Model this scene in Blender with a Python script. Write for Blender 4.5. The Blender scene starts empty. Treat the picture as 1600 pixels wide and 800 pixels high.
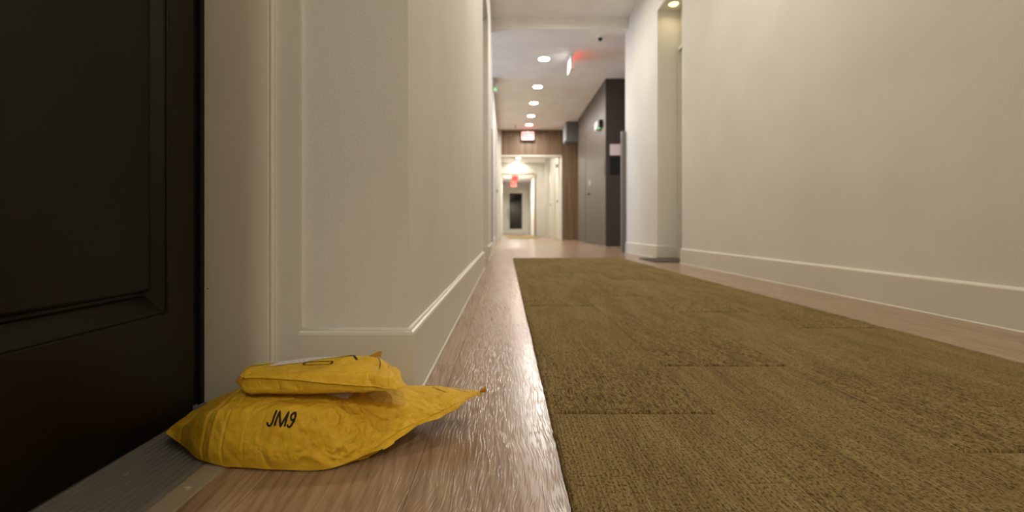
import bpy, bmesh, math, random
from mathutils import Vector, noise, bvhtree
random.seed(7)
S = bpy.context.scene
COL = S.collection

# ------------------------------------------------------------------ camera
cd = bpy.data.cameras.new('camera'); cam = bpy.data.objects.new('camera', cd); COL.objects.link(cam)
cam.location = (0, 0, 0.30); cam.rotation_euler = (math.radians(90), 0, 0)
cd.sensor_fit = 'HORIZONTAL'; cd.sensor_width = 36.0; cd.lens = 16.2
cd.shift_x = 0.00625; cd.shift_y = -0.0275; cd.clip_start = 0.02
cd.dof.use_dof = True; cd.dof.focus_distance = 0.60; cd.dof.aperture_fstop = 4.6
S.camera = cam
# ------------------------------------------------------------------ world, exposure
w = bpy.data.worlds.new('world'); S.world = w; w.use_nodes = True
w.node_tree.nodes['Background'].inputs[0].default_value = (0.6, 0.75, 1.0, 1)
w.node_tree.nodes['Background'].inputs[1].default_value = 0.35
S.view_settings.view_transform = 'Standard'; S.view_settings.look = 'None'
S.view_settings.exposure = 0.0; S.view_settings.gamma = 1.0; S.view_settings.use_curve_mapping = False
# ceiling downlights: (x, y, ceiling z, watts, colour)
WARM = (1.0, 0.90, 0.755); NEUT = (1.0, 0.94, 0.87)
P_NEAR = 21
DOWN = [(0.60, -2.5, 2.85, 41, WARM), (0.60, 0.0, 2.85, 5, WARM), (0.60, 2.40, 2.85, 22, WARM), (0.60, 4.75, 2.85, 16, NEUT)]
FAR = [(0.55, y, 2.72, 19, NEUT) for y in (6.6, 7.9, 8.93, 9.96, 10.8)]
SECOND = [(0.43, 13.0, 2.63, 26, NEUT), (0.43, 15.4, 2.63, 26, NEUT), (0.40, 19.0, 2.42, 14, NEUT)]
# daylight from the lobby window on the left
def area(name, loc, rot, sx, sy, W, col, shape='RECTANGLE', spread=180):
    l = bpy.data.lights.new(name, 'AREA'); l.shape = shape; l.size = sx
    if shape == 'RECTANGLE': l.size_y = sy
    l.energy = W; l.color = col; l.spread = math.radians(spread)
    o = bpy.data.objects.new(name, l); COL.objects.link(o); o.location = loc; o.rotation_euler = rot
    return o
area('window_daylight', (-3.42, 6.55, 1.5), (0, math.radians(-90), 0), 1.3, 1.9, 80, (0.64, 0.74, 1.0))

# ------------------------------------------------------------------ materials
def nmat(name):
    m = bpy.data.materials.new(name); m.use_nodes = True
    return m, m.node_tree, m.node_tree.nodes['Principled BSDF']
def N(nt, t, **kw):
    n = nt.nodes.new(t)
    for k, v in kw.items():
        if k in n.inputs.keys(): n.inputs[k].default_value = v
        else: setattr(n, k, v)
    return n
def coords(nt, scale=(1,1,1), rnd=0.0):
    tc = N(nt, 'ShaderNodeTexCoord'); mp = N(nt, 'ShaderNodeMapping')
    mp.inputs['Scale'].default_value = scale
    nt.links.new(tc.outputs['Object'], mp.inputs['Vector'])
    if rnd:
        oi = N(nt, 'ShaderNodeObjectInfo'); mu = N(nt, 'ShaderNodeMath', operation='MULTIPLY'); mu.inputs[1].default_value = rnd
        nt.links.new(oi.outputs['Random'], mu.inputs[0]); nt.links.new(mu.outputs[0], mp.inputs['Location'])
    return mp.outputs[0]
def ramp(nt, fac, stops):
    r = N(nt, 'ShaderNodeValToRGB'); cr = r.color_ramp
    while len(cr.elements) < len(stops): cr.elements.new(0.5)
    for e, (p, c) in zip(cr.elements, stops): e.position = p; e.color = (*c, 1)
    nt.links.new(fac, r.inputs[0]); return r.outputs[0]
def bump(nt, h, strength, dist, prev=None):
    b = N(nt, 'ShaderNodeBump'); b.inputs['Strength'].default_value = strength; b.inputs['Distance'].default_value = dist
    nt.links.new(h, b.inputs['Height'])
    if prev: nt.links.new(prev, b.inputs['Normal'])
    return b.outputs[0]
def noise_n(nt, vec, scale, detail=3, rough=0.5, dist=0.0):
    n = N(nt, 'ShaderNodeTexNoise'); n.inputs['Scale'].default_value = scale; n.inputs['Detail'].default_value = detail
    n.inputs['Roughness'].default_value = rough; n.inputs['Distortion'].default_value = dist
    nt.links.new(vec, n.inputs['Vector']); return n.outputs['Fac']
def paint(name, col, rough=0.6, sc=170, st=0.3, dist=0.0012, var=0.04, spec=0.3, metal=0.0):
    m, nt, p = nmat(name); v = coords(nt)
    a = tuple(c*(1-var) for c in col); b = tuple(min(1, c*(1+var)) for c in col)
    nt.links.new(ramp(nt, noise_n(nt, v, 3.0, 4), [(0.3, a), (0.7, b)]), p.inputs['Base Color'])
    p.inputs['Roughness'].default_value = rough; p.inputs['Specular IOR Level'].default_value = spec; p.inputs['Metallic'].default_value = metal
    if st: nt.links.new(bump(nt, noise_n(nt, v, sc, 3), st, dist), p.inputs['Normal'])
    return m
def emis(name, col, st):
    m, nt, p = nmat(name); p.inputs['Base Color'].default_value = (*col, 1)
    p.inputs['Emission Color'].default_value = (*col, 1); p.inputs['Emission Strength'].default_value = st
    return m
M = {}
M['wall'] = paint('white_wall_paint', (0.715, 0.695, 0.635), 0.75, 230, 0.3, 0.0018)
M['trim'] = paint('white_trim_paint', (0.69, 0.66, 0.575), 0.38, 60, 0.08, 0.001, spec=0.45)
M['jamb'] = paint('grey_frame_paint', (0.74, 0.68, 0.57), 0.5, 300, 0.15, 0.0006)
M['ceil'] = paint('ceiling_paint', (0.86, 0.84, 0.81), 0.85, 120, 0.2)
M['caulk'] = paint('caulk', (0.70, 0.67, 0.58), 0.5, 60, 0.2)
M['dark'] = paint('dark_rubber', (0.006, 0.004, 0.004), 0.6, 200, 0.1)
M['steel'] = paint('brushed_steel', (0.20, 0.185, 0.17), 0.45, 300, 0.1, metal=0.5)
M['black'] = paint('black_plastic', (0.012, 0.012, 0.012), 0.4, 200, 0.05)
M['plastic'] = paint('white_plastic', (0.75, 0.74, 0.70), 0.4, 200, 0.05)
M['boxgrey'] = paint('blue_grey_paint', (0.13, 0.13, 0.14), 0.5, 200, 0.05)
M['boxlight'] = paint('pale_blue_paint', (0.40, 0.42, 0.46), 0.5, 200, 0.05)
M['sign'] = paint('sign_white', (0.75, 0.66, 0.63), 0.5, 200, 0.0)
M['ink'] = paint('black_ink', (0.014, 0.008, 0.006), 0.55, 200, 0.0)
M['lens'] = emis('lamp_lens', (1.0, 0.95, 0.84), 30)
M['lens_y'] = emis('lamp_lens_yellow', (1.0, 0.80, 0.32), 3)
M['exit_face'] = emis('exit_face', (1.0, 0.42, 0.42), 1.0)
M['exit_red'] = emis('exit_letters', (1.0, 0.05, 0.05), 2.2)
M['exit_side'] = emis('exit_side', (1.0, 0.10, 0.07), 1.7)
M['led'] = emis('green_led', (0.05, 1.0, 0.25), 1.6)
M['glassdark'] = paint('dark_glass', (0.012, 0.013, 0.012), 0.08, 200, 0.0, spec=0.6)
M['mat'] = paint('doormat_fibre', (0.085, 0.07, 0.055), 0.95, 500, 0.8, 0.002)
M['tan'] = paint('tan_trim', (0.42, 0.33, 0.19), 0.5, 200, 0.0)
M['carpet2'] = paint('yellow_carpet', (0.33, 0.25, 0.09), 0.95, 300, 0.6, 0.002)
M['subfloor'] = paint('subfloor', (0.05, 0.035, 0.025), 0.8, 80, 0.2)

def wood_floor():
    m, nt, p = nmat('wood_floor_plank')
    v1 = coords(nt, (1, 1, 1), 37.0)
    base = noise_n(nt, coords(nt, (16, 1.3, 1), 37.0), 1.0, 5, 0.6, 0.8)
    fine = noise_n(nt, coords(nt, (190, 5, 1), 37.0), 1.0, 4, 0.6, 0.3)
    wv = N(nt, 'ShaderNodeTexWave', wave_type='RINGS', rings_direction='Z'); wv.inputs['Scale'].default_value = 9.0
    wv.inputs['Distortion'].default_value = 9.0; wv.inputs['Detail'].default_value = 3; wv.inputs['Detail Scale'].default_value = 1.4
    nt.links.new(coords(nt, (3.2, 0.42, 1), 3.0), wv.inputs['Vector'])
    mx = N(nt, 'ShaderNodeMix', data_type='RGBA', blend_type='MIX'); mx.inputs[0].default_value = 0.38
    c1 = ramp(nt, base, [(0.28, (0.235, 0.142, 0.078)), (0.52, (0.335, 0.222, 0.132)), (0.75, (0.43, 0.30, 0.195))])
    c2 = ramp(nt, wv.outputs['Fac'], [(0.0, (0.205, 0.122, 0.066)), (0.6, (0.395, 0.268, 0.165))])
    nt.links.new(c1, mx.inputs[6]); nt.links.new(c2, mx.inputs[7])
    m2 = N(nt, 'ShaderNodeMix', data_type='RGBA', blend_type='MULTIPLY'); m2.inputs[0].default_value = 0.55
    nt.links.new(mx.outputs[2], m2.inputs[6])
    nt.links.new(ramp(nt, fine, [(0.3, (0.62, 0.58, 0.55)), (0.6, (1, 1, 1))]), m2.inputs[7])
    nt.links.new(m2.outputs[2], p.inputs['Base Color'])
    rr = N(nt, 'ShaderNodeMapRange'); rr.inputs[3].default_value = 0.17; rr.inputs[4].default_value = 0.29
    nt.links.new(fine, rr.inputs[0]); nt.links.new(rr.outputs[0], p.inputs['Roughness'])
    p.inputs['Specular IOR Level'].default_value = 0.5
    # embossed grain: long wavering ridges along the plank
    wn = N(nt, 'ShaderNodeTexNoise'); wn.inputs['Scale'].default_value = 1.0; wn.inputs['Detail'].default_value = 3
    nt.links.new(coords(nt, (11, 7, 1), 11.0), wn.inputs['Vector'])
    wa = N(nt, 'ShaderNodeVectorMath', operation='MULTIPLY_ADD'); wa.inputs[1].default_value = (0.030, 0.0, 0.0)
    nt.links.new(wn.outputs['Color'], wa.inputs[0]); nt.links.new(coords(nt, (1, 1, 1), 11.0), wa.inputs[2])
    ms = N(nt, 'ShaderNodeMapping'); ms.inputs["Scale"].default_value = (360, 17, 1); nt.links.new(wa.outputs[0], ms.inputs['Vector'])
    ridg = noise_n(nt, ms.outputs[0], 1.0, 2, 0.45)
    ridge = ramp(nt, ridg, [(0.43, (0, 0, 0)), (0.54, (1, 1, 1))])
    b1 = bump(nt, ridge, 0.38, 0.0004)
    b3 = bump(nt, noise_n(nt, coords(nt, (2, 6, 1), 5.0), 1.0, 2), 0.10, 0.002, b1)
    nt.links.new(b3, p.inputs['Normal'])
    return m
M['floor'] = wood_floor()

def carpet():
    """loop pile: fine even rows, rougher uncut loops towards the start of each plank"""
    m, nt, p = nmat('carpet_pile')
    big = noise_n(nt, coords(nt, (14, 2.6, 1), 23.0), 1.0, 4, 0.6, 0.6)
    streak = noise_n(nt, coords(nt, (150, 14, 1), 23.0), 1.0, 3, 0.6)
    fleck = noise_n(nt, coords(nt, (300, 210, 1), 23.0), 1.0, 2, 0.6)
    coarse = noise_n(nt, coords(nt, (130, 62, 1), 23.0), 1.0, 3, 0.65)
    sep = N(nt, 'ShaderNodeSeparateXYZ'); tc = N(nt, 'ShaderNodeTexCoord'); nt.links.new(tc.outputs['Object'], sep.inputs[0])
    j = N(nt, 'ShaderNodeMath', operation='MULTIPLY_ADD'); j.inputs[1].default_value = 0.9; nt.links.new(streak, j.inputs[0]); nt.links.new(sep.outputs['Y'], j.inputs[2])
    mr = N(nt, 'ShaderNodeMapRange'); mr.inputs[1].default_value = 0.50; mr.inputs[2].default_value = 1.25; mr.inputs[3].default_value = 1; mr.inputs[4].default_value = 0
    nt.links.new(j.outputs[0], mr.inputs[0]); mask = mr.outputs[0]
    c1 = ramp(nt, big, [(0.25, (0.205, 0.146, 0.058)), (0.5, (0.272, 0.196, 0.080)), (0.78, (0.322, 0.238, 0.102))])
    def mul(a_, b_, f):
        a = N(nt, 'ShaderNodeMix', data_type='RGBA', blend_type='MULTIPLY')
        if isinstance(f, float): a.inputs[0].default_value = f
        else: nt.links.new(f, a.inputs[0])
        nt.links.new(a_, a.inputs[6]); nt.links.new(b_, a.inputs[7]); return a.outputs[2]
    c = mul(c1, ramp(nt, streak, [(0.33, (0.78, 0.76, 0.72)), (0.62, (1.06, 1.06, 1.06))]), 0.6)
    c = mul(c, ramp(nt, fleck, [(0.37, (0.33, 0.29, 0.22)), (0.47, (1.0, 1.0, 1.0)), (0.72, (1.15, 1.15, 1.12))]), 0.8)
    c = mul(c, ramp(nt, coarse, [(0.36, (0.58, 0.54, 0.45)), (0.50, (1.0, 1.0, 1.0)), (0.68, (1.28, 1.28, 1.25))]), mask)
    rx = N(nt, 'ShaderNodeMath', operation='MULTIPLY_ADD'); rx.inputs[1].default_value = 1130.0; nt.links.new(sep.outputs['X'], rx.inputs[0])
    rw = N(nt, 'ShaderNodeMath', operation='MULTIPLY'); rw.inputs[1].default_value = 16.0; nt.links.new(streak, rw.inputs[0]); nt.links.new(rw.outputs[0], rx.inputs[2])
    rs = N(nt, 'ShaderNodeMath', operation='SINE'); nt.links.new(rx.outputs[0], rs.inputs[0])
    rm = N(nt, 'ShaderNodeMapRange'); rm.inputs[1].default_value = -1; rm.inputs[2].default_value = 0.4; nt.links.new(rs.outputs[0], rm.inputs[0])
    c = mul(c, ramp(nt, rm.outputs[0], [(0.0, (0.60, 0.56, 0.48)), (0.8, (1.0, 1.0, 1.0))]), 0.55)
    nt.links.new(c, p.inputs['Base Color'])
    p.inputs['Roughness'].default_value = 0.95; p.inputs['Specular IOR Level'].default_value = 0.1
    b1 = bump(nt, rm.outputs[0], 0.6, 0.002)
    b2 = bump(nt, fleck, 0.9, 0.004, b1)
    b = N(nt, 'ShaderNodeBump'); b.inputs['Distance'].default_value = 0.006
    nt.links.new(mask, b.inputs['Strength']); nt.links.new(coarse, b.inputs['Height']); nt.links.new(b2, b.inputs['Normal'])
    nt.links.new(b.outputs[0], p.inputs['Normal'])
    return m
M['carpet'] = carpet()

def door_paint():
    m, nt, p = nmat('dark_brown_door')
    v = coords(nt)
    nt.links.new(ramp(nt, noise_n(nt, v, 7, 4), [(0.3, (0.0060, 0.0038, 0.0006)), (0.7, (0.0090, 0.0064, 0.0010))]), p.inputs['Base Color'])
    rr = N(nt, 'ShaderNodeMapRange'); rr.inputs[3].default_value = 0.28; rr.inputs[4].default_value = 0.40
    nt.links.new(noise_n(nt, v, 9, 5), rr.inputs[0]); nt.links.new(rr.outputs[0], p.inputs['Roughness'])
    p.inputs['Specular IOR Level'].default_value = 0.24
    nt.links.new(bump(nt, noise_n(nt, coords(nt, (1, 60, 240)), 2.0, 3), 0.25, 0.0008), p.inputs['Normal'])
    return m
M['door'] = door_paint()

def kraft(name, lo, mid, hi):
    m, nt, p = nmat(name)
    v = coords(nt, (1, 1, 1))
    nt.links.new(ramp(nt, noise_n(nt, v, 34, 5, 0.6), [(0.25, lo), (0.5, mid), (0.8, hi)]), p.inputs['Base Color'])
    p.inputs['Roughness'].default_value = 0.62; p.inputs['Specular IOR Level'].default_value = 0.22
    # paper crinkle: sharp ridged creases at two scales
    prev = None
    for sc, st, di, off in ((13, 0.5, 0.0034, 0.0), (55, 0.3, 0.0010, 5.0)):
        rn = N(nt, 'ShaderNodeTexNoise'); rn.inputs['Scale'].default_value = sc; rn.inputs['Detail'].default_value = 2; rn.inputs['Distortion'].default_value = 0.8
        nt.links.new(v, rn.inputs['Vector'])
        sb = N(nt, 'ShaderNodeMath', operation='SUBTRACT'); sb.inputs[1].default_value = 0.5; nt.links.new(rn.outputs['Fac'], sb.inputs[0])
        ab = N(nt, 'ShaderNodeMath', operation='ABSOLUTE'); nt.links.new(sb.outputs[0], ab.inputs[0])
        mr = N(nt, 'ShaderNodeMapRange'); mr.inputs[1].default_value = 0.0; mr.inputs[2].default_value = 0.12
        nt.links.new(ab.outputs[0], mr.inputs[0])
        prev = bump(nt, mr.outputs[0], st, di, prev)
    prev = bump(nt, noise_n(nt, v, 260, 3), 0.18, 0.0005, prev)
    nt.links.new(prev, p.inputs['Normal'])
    return m
M['kraft'] = kraft('yellow_kraft_paper', (0.58, 0.335, 0.016), (0.68, 0.410, 0.024), (0.74, 0.465, 0.045))
M['kraft_dark'] = kraft('kraft_paper_edge', (0.46, 0.20, 0.02), (0.55, 0.26, 0.02), (0.62, 0.32, 0.03))
M['sticker'] = paint('yellow_green_sticker', (0.55, 0.50, 0.02), 0.4, 200, 0.0)

def label_mat():
    m, nt, p = nmat('printed_label')
    f = noise_n(nt, coords(nt, (900, 330, 1)), 1.0, 2, 0.5)
    g = N(nt, 'ShaderNodeTexWave', wave_type='BANDS', bands_direction='Y'); g.inputs['Scale'].default_value = 60
    nt.links.new(coords(nt, (1, 1, 1)), g.inputs['Vector'])
    mm = N(nt, 'ShaderNodeMath', operation='MULTIPLY'); nt.links.new(ramp(nt, f, [(0.50, (0, 0, 0)), (0.54, (1, 1, 1))]), mm.inputs[0])
    nt.links.new(ramp(nt, g.outputs['Fac'], [(0.35, (0, 0, 0)), (0.5, (1, 1, 1))]), mm.inputs[1])
    nt.links.new(ramp(nt, mm.outputs[0], [(0.2, (0.85, 0.82, 0.84)), (0.8, (0.25, 0.23, 0.26))]), p.inputs['Base Color'])
    p.inputs['Roughness'].default_value = 0.35
    return m
M['label'] = label_mat()

def panel_wood(name, a, b, sx):
    m, nt, p = nmat(name)
    nt.links.new(ramp(nt, noise_n(nt, coords(nt, sx, 9.0), 1.0, 4, 0.6), [(0.3, a), (0.7, b)]), p.inputs['Base Color'])
    p.inputs['Roughness'].default_value = 0.45
    return m
M['portal'] = panel_wood('brown_portal_wood', (0.11, 0.066, 0.034), (0.23, 0.150, 0.085), (30, 30, 0.8))
M['panel'] = panel_wood('grey_brown_panel', (0.066, 0.054, 0.043), (0.100, 0.083, 0.066), (40, 40, 0.8))
M['paneldark'] = panel_wood('dark_brown_panel', (0.042, 0.030, 0.028), (0.060, 0.044, 0.040), (40, 40, 0.8))

# ------------------------------------------------------------------ helpers
def bx(bm, x0, x1, y0, y1, z0, z1):
    vs = [bm.verts.new((x, y, z)) for x in (x0, x1) for y in (y0, y1) for z in (z0, z1)]
    for f in ((0,1,3,2),(4,6,7,5),(0,4,5,1),(2,3,7,6),(0,2,6,4),(1,5,7,3)): bm.faces.new([vs[i] for i in f])
def cyl(bm, c, r, h, axis='z', n=24, r2=None):
    r2 = r if r2 is None else r2; A, B = [], []
    for i in range(n):
        t = 2*math.pi*i/n; a, b = math.cos(t), math.sin(t)
        for L, rr, k in ((A, r, 0), (B, r2, h)):
            d = {'z': (a*rr, b*rr, k), 'x': (k, a*rr, b*rr), 'y': (a*rr, k, b*rr)}[axis]
            L.append(bm.verts.new((c[0]+d[0], c[1]+d[1], c[2]+d[2])))
    for i in range(n): bm.faces.new((A[i], A[(i+1)%n], B[(i+1)%n], B[i]))
    bm.faces.new(A[::-1]); bm.faces.new(B)
def obj(name, bm, mat, parent=None, bevel=0.0, smooth=False, seg=2):
    bmesh.ops.recalc_face_normals(bm, faces=bm.faces)
    me = bpy.data.meshes.new(name); bm.to_mesh(me); bm.free(); me.materials.append(mat)
    o = bpy.data.objects.new(name, me); COL.objects.link(o)
    if smooth: me.polygons.foreach_set('use_smooth', [True]*len(me.polygons))
    if bevel:
        b = o.modifiers.new('bevel', 'BEVEL'); b.width = bevel; b.segments = seg; b.limit_method = 'ANGLE'
    if parent: o.parent = parent
    return o
def boxes(name, L, mat, parent=None, bevel=0.0):
    bm = bmesh.new()
    for b in L: bx(bm, *b)
    return obj(name, bm, mat, parent, bevel)
def struct(o): o['kind'] = 'structure'; return o
def tag(o, label, cat, group=None):
    o['label'] = label; o['category'] = cat
    if group: o['group'] = group
    return o
def empty(name, loc=(0,0,0)):
    o = bpy.data.objects.new(name, None); COL.objects.link(o); o.location = loc; o.empty_display_size = 0.05; return o
def shift(o, loc):          # put the origin of a part/thing at loc without moving it
    v = Vector(loc); o.data.transform(__import__('mathutils').Matrix.Translation(-v)); o.location = v; return o

# ------------------------------------------------------------------ floor
XL = -0.47; PW = 0.18; PL = 1.22
floor = struct(boxes('floor', [(-3.5, 3.4, -3.2, 22.6, -0.06, -0.008)], M['subfloor']))
bm = bmesh.new(); g = 0.00025; bx(bm, g, PW-g, g, PL-g, -0.008, 0.0)
me_src = obj('plank', bm, M['floor'], floor, 0.0002, seg=1)
first = True
for r in range(13):
    off = (0.47, -0.13, 0.30, 0.29, 0.61, 0.05, 0.95, 0.41, 0.77, 0.19, 0.58, 0.33, 0.7)[r]
    for k in range(7):
        y0 = -1.3 + off + k*PL
        o = me_src if first else me_src.copy()
        if not first: COL.objects.link(o)
        first = False
        o.parent = floor; o.location = (XL + r*PW, y0, 0)
def plank_field(x0, x1, y0, y1, w=PW):
    out = []; r = 0; x = x0
    while x < x1-0.01:
        y = y0 - random.random()*PL
        while y < y1:
            a, b = max(y, y0), min(y+PL, y1)
            if b-a > 0.02: out.append((x+g, min(x+w, x1)-g, a+g, b-g, -0.008, 0.0))
            y += PL
        x += w
    return out
rows = []
for r in range(13):
    off = (0.47, -0.13, 0.30, 0.29, 0.61, 0.05, 0.95, 0.41, 0.77, 0.19, 0.58, 0.33, 0.7)[r]
    yb, ye = -1.3+off, -1.3+off+7*PL
    rows += [(XL+r*PW+g, XL+(r+1)*PW-g, -3.1, yb-g, -0.008, 0.0)]
    y = ye
    while y < 22.5: rows.append((XL+r*PW+g, XL+(r+1)*PW-g, y+g, min(y+PL, 22.5)-g, -0.008, 0.0)); y += PL
rows += plank_field(-3.46, XL, 5.6, 7.5) + plank_field(XL+13*PW, 3.35, 5.6, 7.5) + plank_field(-0.65, XL, 0, 4.6)
pf = boxes('plank_field', rows, M['floor'], floor); pf['kind'] = 'stuff'

# ------------------------------------------------------------------ walls
WX = -0.168; RX = 1.49; HN = 2.85; HF = 2.72
struct(boxes('wall_left', [
    (-0.62, WX, 0.795, 3.40, 0, HN), (-0.62, -0.50, 3.40, 4.40, 0, HN), (-0.50, WX, 3.40, 4.40, 2.30, HN), (-0.62, WX, 4.40, 5.70, 0, HN),
    (-0.62, -0.57, -0.01, 0.795, 0, HN), (-0.57, -0.44, -0.01, 0.795, 2.12, HN), (-0.62, WX, -3.0, -0.03, 0, HN),
    (-3.5, -0.62, 5.6, 5.70, 0, HN)], M['wall']))
struct(boxes('wall_right', [
    (RX, 1.90, -3.0, 3.89, 0, HN), (1.74, 1.90, 3.89, 4.52, 0, HN), (RX, 1.74, 3.89, 4.52, 2.43, HN), (1.71, 1.74, 3.89, 4.52, 2.04, 2.43), (RX, 1.90, 4.52, 5.74, 0, HN),
    (1.90, 3.4, 5.64, 5.74, 0, HN), (3.3, 3.4, 5.74, 7.5, 0, HN)], M['wall']))
struct(boxes('wall_back', [(-0.7, 1.95, -3.1, -3.0, 0, HN)], M['wall']))
struct(boxes('ceiling', [(-0.7, 1.95, -3.1, 5.66, HN, HN+0.1), (-3.5, 3.4, 5.66, 11.6, HF, HF+0.2)], M['ceil']))
struct(boxes('trim_1', [(WX-0.02, RX+0.02, 5.60, 5.66, HF, HN)], M['ceil']))           # drop between the two ceiling heights
# lobby and far walls
struct(boxes('wall_far_left', [(-0.60, -0.20, 7.40, 11.40, 0, HF), (-3.5, -0.60, 7.40, 7.50, 0, HF),
    (-3.55, -3.45, 5.7, 5.85, 0, HF), (-3.55, -3.45, 7.25, 7.4, 0, HF), (-3.55, -3.45, 5.85, 7.25, 0, 0.5), (-3.55, -3.45, 5.85, 7.25, 2.5, HF)], M['wall']))
win = struct(boxes('window_1', [(-3.52, -3.48, 5.85, 5.90, 0.5, 2.5), (-3.52, -3.48, 7.20, 7.25, 0.5, 2.5), (-3.52, -3.48, 5.9, 7.2, 0.5, 0.55), (-3.52, -3.48, 5.9, 7.2, 2.45, 2.5), (-3.52, -3.48, 6.53, 6.57, 0.55, 2.45)], M['trim'], None, 0.004))
gm, gnt, gp = nmat('window_glass'); gp.inputs['Transmission Weight'].default_value = 1; gp.inputs['Roughness'].default_value = 0.02
for y0 in (5.9, 6.57): boxes('pane', [(-3.503, -3.497, y0, y0+0.63, 0.55, 2.45)], gm, win)

# right far wall: dark panelled corner with flush door
wd = struct(boxes('wall_far_right', [(1.65, 1.80, 7.50, 10.3, 0, HF), (1.80, 3.3, 7.50, 7.6, 0, HF), (1.80, 1.95, 10.3, 11.6, 0, HF), (1.65, 1.95, 10.2, 10.3, 0, HF)], M['subfloor']))
y = 7.452
ws = [0.29, 0.0, 0.29, 0.29, 0.29, 0.29, 0.29]
y = 7.50
for k in range(9):
    if 3 <= k <= 5:      # above the flush door only
        boxes('panel', [(1.62, 1.65, y+0.0015, y+0.31-0.0015, 2.16, HF)], M['panel'], wd, 0.002)
    else:
        boxes('panel', [(1.62, 1.65, y+0.0015, y+0.31-0.0015, 0, HF)], M['panel'], wd, 0.002)
    y += 0.31
x = 1.62
for k in range(6):
    boxes('panel', [(x+0.0015, x+0.28-0.0015, 7.47, 7.50, 0, HF)], M['paneldark'], wd, 0.002); x += 0.28
d5 = struct(boxes('door_4', [(1.625, 1.65, 7.50+0.93+0.004, 7.50+1.86-0.004, 0.01, 2.155)], M['panel'], None, 0.002))
bm = bmesh.new(); cyl(bm, (1.575, 8.90, 0.95), 0.012, 0.05, 'x', 12); bx(bm, 1.57, 1.585, 8.79, 8.91, 0.94, 0.96)
obj('door_handle', bm, M['black'], d5, 0.002)
boxes('door_number_plate', [(1.618, 1.624, 8.87, 8.93, 1.12, 1.22)], M['plastic'], d5, 0.001)

# brown wooden portal
pt = struct(boxes('trim_2', [(-0.11, 1.95, 11.44, 11.6, 2.09, HF), (1.41, 1.95, 11.44, 11.6, 0, 2.09)], M['subfloor']))
x = -0.11; k = 0
while x < 1.80:
    wdt = 0.15
    boxes('board', [(x+0.002, x+wdt-0.002, 11.40, 11.44, 2.09 if x < 1.38 else 0.0, HF)], M['portal'], pt, 0.002)
    x += wdt
struct(boxes('trim_3', [(1.365, 1.40, 11.385, 11.62, 0, 2.10), (-0.15, 1.40, 11.385, 11.62, 2.06, 2.095)], M['trim'], None, 0.003))
struct(boxes('wall_far_pier', [(-0.60, -0.11, 11.40, 11.6, 0, HF)], M['wall']))

# second corridor
struct(boxes('wall_second_left', [(-0.35, -0.15, 11.6, 22.1, 0, 2.9)], M['wall']))
w2 = struct(boxes('wall_second_right', [(1.42, 1.6, 11.6, 16.5, 0, 2.9), (1.06, 1.6, 16.5, 16.62, 0, 2.9), (1.12, 1.3, 16.62, 22.1, 0, 2.9), (-0.15, 1.06, 16.5, 16.62, 2.25, 2.9)], M['wall']))
for yy in (11.9, 12.9, 13.7, 14.8, 15.6):
    boxes('pilaster', [(1.36, 1.42, yy, yy+0.12, 0, 2.63)], M['trim'], w2, 0.004)
for n, yy in ((5, 12.04), (6, 13.84)):
    d = struct(boxes('door_%d' % n, [(1.395, 1.42, yy, yy+0.84, 0.01, 2.05)], M['trim'], None, 0.003))
    bm = bmesh.new(); cyl(bm, (1.36, yy+0.1, 1.0), 0.03, 0.035, 'x', 16); bx(bm, 1.345, 1.362, yy+0.08, yy+0.2, 0.985, 1.012)
    obj('door_handle', bm, M['black'], d, 0.002)
bm = bmesh.new(); bx(bm, 1.34, 1.395, 12.1, 12.3, 1.9, 1.98); obj('door_closer', bm, M['black'], bpy.data.objects['door_5'], 0.003)
struct(boxes('ceiling_second', [(-0.35, 1.6, 11.6, 16.5, 2.63, 2.75), (-0.35, 1.3, 16.62, 22.1, 2.42, 2.55)], M['ceil']))
struct(boxes('trim_4', [(1.02, 1.06, 16.44, 16.66, 0, 2.25), (-0.15, 1.02, 16.44, 16.66, 2.215, 2.25)], M['tan'], None, 0.003))
struct(boxes('wall_end', [(-0.35, 1.3, 22.1, 22.3, 0, 2.9)], M['wall']))
d6 = struct(boxes('door_7', [(0.02, 0.98, 22.05, 22.1, 0.01, 2.15)], M['trim'], None, 0.004))
boxes('glass_pane', [(0.18, 0.79, 22.035, 22.05, 0.25, 1.95)], M['glassdark'], d6)
bm = bmesh.new(); cyl(bm, (0.11, 22.0, 0.95), 0.02, 0.05, 'y', 12); bx(bm, 0.10, 0.125, 21.99, 22.01, 0.7, 1.2); obj('door_handle', bm, M['steel'], d6)
struct(boxes('wall_far_closure', [(1.30, 1.6, 22.1, 22.3, 0, 2.9)], M['wall']))

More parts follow.
